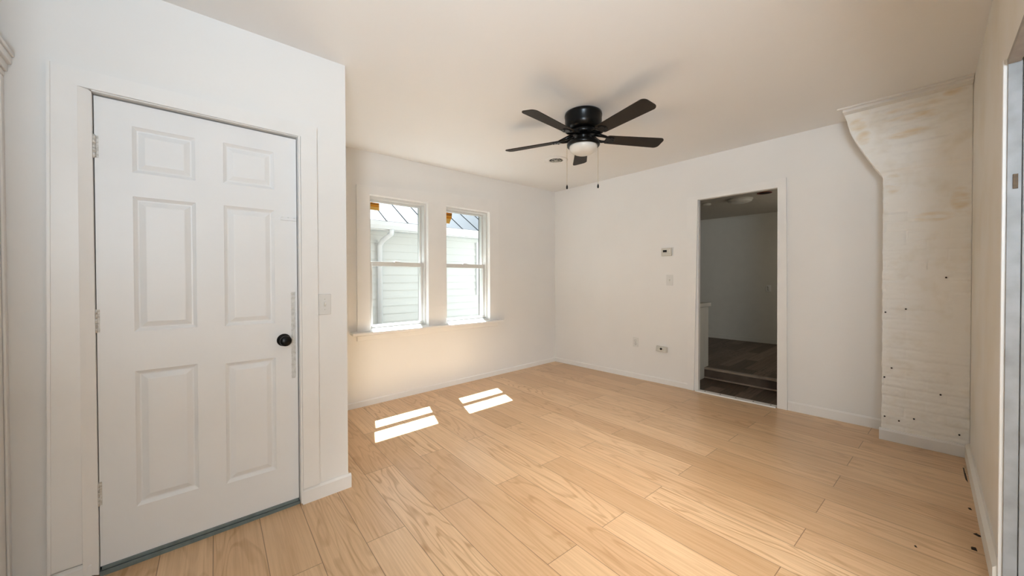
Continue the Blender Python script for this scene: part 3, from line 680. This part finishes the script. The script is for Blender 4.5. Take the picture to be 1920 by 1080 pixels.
# light kit
MB().lathe([(0.0, top-0.205), (0.058, top-0.205), (0.075, top-0.210), (0.112, top-0.222), (0.124, top-0.232), (0.128, top-0.244), (0.126, top-0.256), (0.118, top-0.262), (0.108, top-0.258), (0.0, top-0.250)],
           (fx, fy, 0), 'z', 56).build('light_ring', M['black'], fan)
bp_ = [(0.107, top-0.255), (0.109, top-0.262)]
for i in range(1, 13):
    a = i/12*PI/2; bp_.append((0.109*math.cos(a), top-0.262-0.066*math.sin(a)))
tag(MB().lathe(bp_, (fx, fy, 0), 'z', 56).build('light_bowl', M['bowl'], fan), 'white frosted glass bowl')
dcol = Vector((math.sin(yaw), -math.cos(yaw), 0))
for s, zend in ((-0.128, 1.985), (0.116, 1.992)):
    p = Vector((fx, fy, 0)) + dcol*s
    # knobbly bead chain
    prof = []
    z = top-0.250
    while z > zend+0.001:
        prof += [(0.0008, z), (0.0017, z-0.003), (0.0017, z-0.005)]; z -= 0.008
    prof += [(0.0008, zend)]
    ch = MB().lathe([(r, zz) for r, zz in prof], (p.x, p.y, 0), 'z', 6).build('pull_chain', M['chain'], fan)
    MB().lathe([(0.0, zend+0.002), (0.003, zend), (0.0068, zend-0.012), (0.0075, zend-0.022), (0.0055, zend-0.031), (0.0, zend-0.034)], (p.x, p.y, 0), 'z', 16).build('pull_fob', M['black'], ch)

# ------------------------------------------------------------------ painted brick chimney breast
ch = thing('chimney_breast', (3.98, 0.02, fz(4, 0)), 'white painted brick chimney breast widening at the top, in the right corner', 'chimney')
left_edge = [(0.03, 0.222), (2.002, 0.223), (2.056, 0.248), (2.153, 0.301), (2.289, 0.368), (2.393, 0.411), (2.580, 0.447)]
def ledge(z):
    for (z0, y0), (z1, y1) in zip(left_edge, left_edge[1:]):
        if z <= z1: return y0 + (y1-y0)*(z-z0)/(z1-z0)
    return left_edge[-1][1]
XF = 3.952; nY, nZ = 84, 330; zb_, zt_ = 0.034, CEIL+0.026
CH, BL = 0.072, 0.205
mb = MB(); vs_ = []
for j in range(nZ+1):
    z = zb_ + (zt_-zb_)*j/nZ
    yl = ledge(z) + 0.004*noise.noise(Vector((0.3, 5.1, z*16))) + 0.002*noise.noise(Vector((2.3, 1.1, z*45)))
    wob = 0.010*noise.noise(Vector((z*1.2, 3.3, 0)))
    for i in range(nY+1):
        f = i/nY; y = yl + (YR+0.0004-yl)*f
        zz = z + wob + 0.010*noise.noise(Vector((y*2.2, z*1.5, 8.0)))
        r = math.floor(zz/CH); fr = zz/CH-r
        yy = y + (BL/2 if r % 2 else 0) + 0.012*noise.noise(Vector((r*3.1, y*3, 2.0)))
        c = math.floor(yy/BL); fc = yy/BL-c
        jh = max(0.0, 1-min(fr, 1-fr)*CH/0.011); jv = max(0.0, 1-min(fc, 1-fc)*BL/0.010)
        fillj = 0.55+0.45*noise.noise(Vector((y*5, z*5, 4.4)))       # heavy paint half fills the joints
        d = -0.0055*jh*max(0.05, 1.6*fillj-0.45) - 0.0045*jv*max(0.0, 1.6*fillj-0.5) + 0.0035*noise.noise(Vector((c*7.7, r*5.3, 1.0))) + 0.0030*noise.noise(Vector((y*9, z*26, 0.0))) + 0.0014*noise.noise(Vector((y*60, z*80, 0.0)))
        d += 0.014*max(0.0, min(1.0, (z-2.035)/0.015))                 # upper corbel stands a touch forward
        vs_.append((XF-d, y, z))
W_ = nY+1
mb.add(vs_, [(j*W_+i, j*W_+i+1, (j+1)*W_+i+1, (j+1)*W_+i) for j in range(nZ) for i in range(nY)], True)
side = []
for j in range(nZ+1):
    p = vs_[j*W_]; side += [p, (XD-0.002, p[1]-0.002, p[2])]
mb.add(side, [(2*j, 2*j+1, 2*j+3, 2*j+2) for j in range(nZ)])
side = []
for j in range(nZ+1):
    p = vs_[j*W_+nY]; side += [p, (XD-0.002, p[1], p[2])]
mb.add(side, [(2*j, 2*j+1, 2*j+3, 2*j+2) for j in range(nZ)])
back = []
for j in range(nZ+1):
    back += [(XD-0.002, vs_[j*W_][1]-0.002, vs_[j*W_][2]), (XD-0.002, vs_[j*W_+nY][1], vs_[j*W_][2])]
mb.add(back, [(2*j, 2*j+1, 2*j+3, 2*j+2) for j in range(nZ)])
for j in (0, nZ): mb.add([vs_[j*W_+i] for i in range(W_)] + [back[2*j+1], back[2*j]], [tuple(range(W_+2))])
mb.build('brick_face', M['brick'], ch)
# small dark pits in the brick paint
for py_, pz_ in ((0.208, 0.50), (0.170, 0.575), (-0.070, 0.43), (0.055, 0.225), (0.030, 0.105), (-0.155, 0.175), (-0.19, 0.085), (0.205, 0.205), (0.205, 0.99), (0.10, 1.02), (-0.09, 1.25), (0.13, 0.19)):
    MB().lathe([(0.0, XF-0.010), (0.0045, XF-0.009), (0.006, XF+0.004)], (0, py_, pz_), 'x', 8).build('pit', M['chip'], ch)
mb = MB()
bp2 = lambda y: [(XF+0.01, y, fz(XF,y)), (XF-0.018, y, fz(XF,y)), (XF-0.018, y, fz(XF,y)+0.072), (XF-0.010, y, fz(XF,y)+0.085), (XF+0.01, y, fz(XF,y)+0.085)]
mb.add(bp2(0.234)+bp2(YR+0.004), [(0,1,2,3,4), (9,8,7,6,5)] + [(i, (i+1) % 5, 5+(i+1) % 5, 5+i) for i in range(5)])
struct('baseboard_chimney', mb, M['trim'], 0.002)
zc_ = cz(3.9, 0.1)
mb = MB(); mb.box(3.83, 3.865, YR+0.002, 0.475, zc_-0.012, zc_+0.002); mb.box(3.865, XF-0.002, YR+0.002, 0.445, zc_-0.030, zc_+0.002)
struct('trim_chimney_top', mb, M['trim'], 0.003)

# ------------------------------------------------------------------ opening in the right wall
struct('trim_opening_casing', MB().box(2.362, 2.386, YR-0.002, YR+0.010, 0.02, 2.085), M['trim'], 0.002)
mb = MB(); mb.box(2.352, 2.366, YR-0.034, YR-0.001, 0.0, 2.072)
struct('trim_opening_jamb', mb, M['greyjamb'], 0.001)
mb = MB(); mb.box(2.346, 2.364, YR-0.142, YR-0.036, 0.0, 2.072)
struct('trim_opening_jamb_inner', mb, M['greyjamb'], 0.002)
mb = MB(); mb.box(-0.62, 2.346, YR-0.030, YR+0.002, 2.058, 2.078); mb.box(-0.62, 2.346, YR-0.142, YR-0.036, 2.058, 2.078)
struct('trim_opening_head', mb, M['header'], 0.001)
o = MB().box(2.347, 2.353, YR-0.026, YR-0.014, 1.585, 1.640).build('strike_plate', simple('rusty_brass', (0.10, 0.06, 0.025), 0.5, 0.3, scale=80, col2=(0.06, 0.035, 0.02)))
tag(o, 'small rusty strike plate on the grey jamb at the right edge', 'strike plate')

# ------------------------------------------------------------------ debris on the floor by the right wall
def chip(x, y, sx, sy, sz, rz, lab, mat='chip', nm='dark_chip', cat='chip', grp='dark chips on the floor'):
    mb_ = MB(); z = fz(x, y); c_, s_ = math.cos(rz), math.sin(rz)
    P = lambda a, b, h: (x+a*c_-b*s_, y+a*s_+b*c_, z+h)
    mb_.hexa([P(-sx,-sy*0.7,0), P(sx*0.8,-sy,0), P(sx,sy*0.6,0), P(-sx*0.7,sy,0)], [P(-sx*0.7,-sy*0.4,sz*0.7), P(sx*0.5,-sy*0.7,sz), P(sx*0.6,sy*0.4,sz*0.8), P(-sx*0.4,sy*0.6,sz)])
    return tag(mb_.build(nm, M[mat]), lab, cat, grp)
chip(3.100, -0.160, 0.010, 0.006, 0.005, 0.4, 'dark chip on the floor by the right wall, farthest of three')
chip(2.814, -0.168, 0.013, 0.008, 0.006, 1.0, 'dark chip on the floor by the right wall, middle of three')
chip(2.662, -0.150, 0.013, 0.010, 0.007, 0.2, 'dark chip on the floor by the right wall, nearest and largest of three')
chip(2.495, 0.026, 0.007, 0.004, 0.004, 0.5, 'tiny dark speck on the floor, farther from the right wall')
chip(3.70, -0.172, 0.085, 0.006, 0.006, 0.02, 'pale wood splinter along the right baseboard by the chimney', 'splinter', 'wood_splinter', 'splinter', None)
chip(3.63, -0.166, 0.150, 0.0045, 0.0015, 0.02, 'dark gap-like sliver beside the pale splinter by the chimney', 'chip', 'dark_sliver', 'splinter', None)

# ------------------------------------------------------------------ outside
struct('ground', MB().box(-14, 22, YW+0.2, 30, -0.75, -0.7), M['ground'])
nh = thing('neighbor_house', (5.0, 8.5, -0.7), 'white sided house with a grey standing-seam metal roof, outside the windows', 'house')
YN = 6.7; x0n, x1n = -3.0, 13.0
prof = []; z = -0.7
while z < 2.2:
    prof += [(YN-0.022, z), (YN-0.004, min(z+0.145, 2.25))]; z += 0.145
poly = prof + [(YN+0.2, 2.25), (YN+0.2, -0.7)]
MB().prism(poly, 'x', x0n, x1n).build('siding_wall', M['siding'], nh)
YE = YN-0.30
mb = MB(); mb.box(x0n-0.3, x1n+0.3, YE, YE+0.03, 2.115, 2.27); mb.box(x0n-0.3, x1n+0.3, YE+0.03, YN, 2.125, 2.145)
mb.build('fascia', M['gutter'], nh)
gt = MB().prism([(YE, 2.13), (YE-0.07, 2.13), (YE-0.10, 2.19), (YE-0.105, 2.262), (YE-0.095, 2.262), (YE-0.092, 2.20), (YE-0.065, 2.145), (YE, 2.145)], 'x', x0n-0.3, x1n+0.3)
gt.build('gutter', M['gutter'], nh)
sl = math.radians(33); R0 = (YE-0.05, 2.275); Ln = 5.2
rf = MB(); cy, sy = math.cos(sl), math.sin(sl)
rf.prism([(R0[0], R0[1]), (R0[0]+Ln*cy, R0[1]+Ln*sy), (R0[0]+Ln*cy, R0[1]+Ln*sy-0.06), (R0[0], R0[1]-0.03)], 'x', x0n-0.35, x1n+0.35)
rfo = rf.build('roof', M['roofmetal'], nh)
sm = MB(); xx = x0n-0.3
while xx < x1n+0.3:
    sm.prism([(R0[0], R0[1]), (R0[0]+Ln*cy, R0[1]+Ln*sy), (R0[0]+Ln*cy-0.02, R0[1]+Ln*sy+0.006), (R0[0]-0.02, R0[1]+0.006)], 'x', xx, xx+0.022); xx += 0.40
sm.build('standing_seams', M['roofmetal'], rfo)
ds = MB(); xd = 2.70
ds.tube([(xd+0.10, YE-0.05, 2.14), (xd+0.10, YE-0.04, 2.06), (xd+0.02, YN-0.14, 1.95), (xd, YN-0.06, 1.86), (xd, YN-0.055, -0.6)], 0.045, 10)
ds.build('downspout', M['gutter'], nh)
mb = MB()
for a in ((4.88, 4.98, 0.90, 2.05), (6.0, 6.1, 0.90, 2.05), (4.98, 6.0, 1.95, 2.05), (4.98, 6.0, 0.90, 0.98), (4.98, 6.0, 1.44, 1.49)): mb.box(a[0], a[1], YN-0.06, YN, a[2], a[3])
wn_ = mb.build('window', M['gutter'], nh)
MB().box(4.98, 6.0, YN-0.03, YN-0.02, 0.98, 1.95).build('pane', M['glassgrey'], wn_)
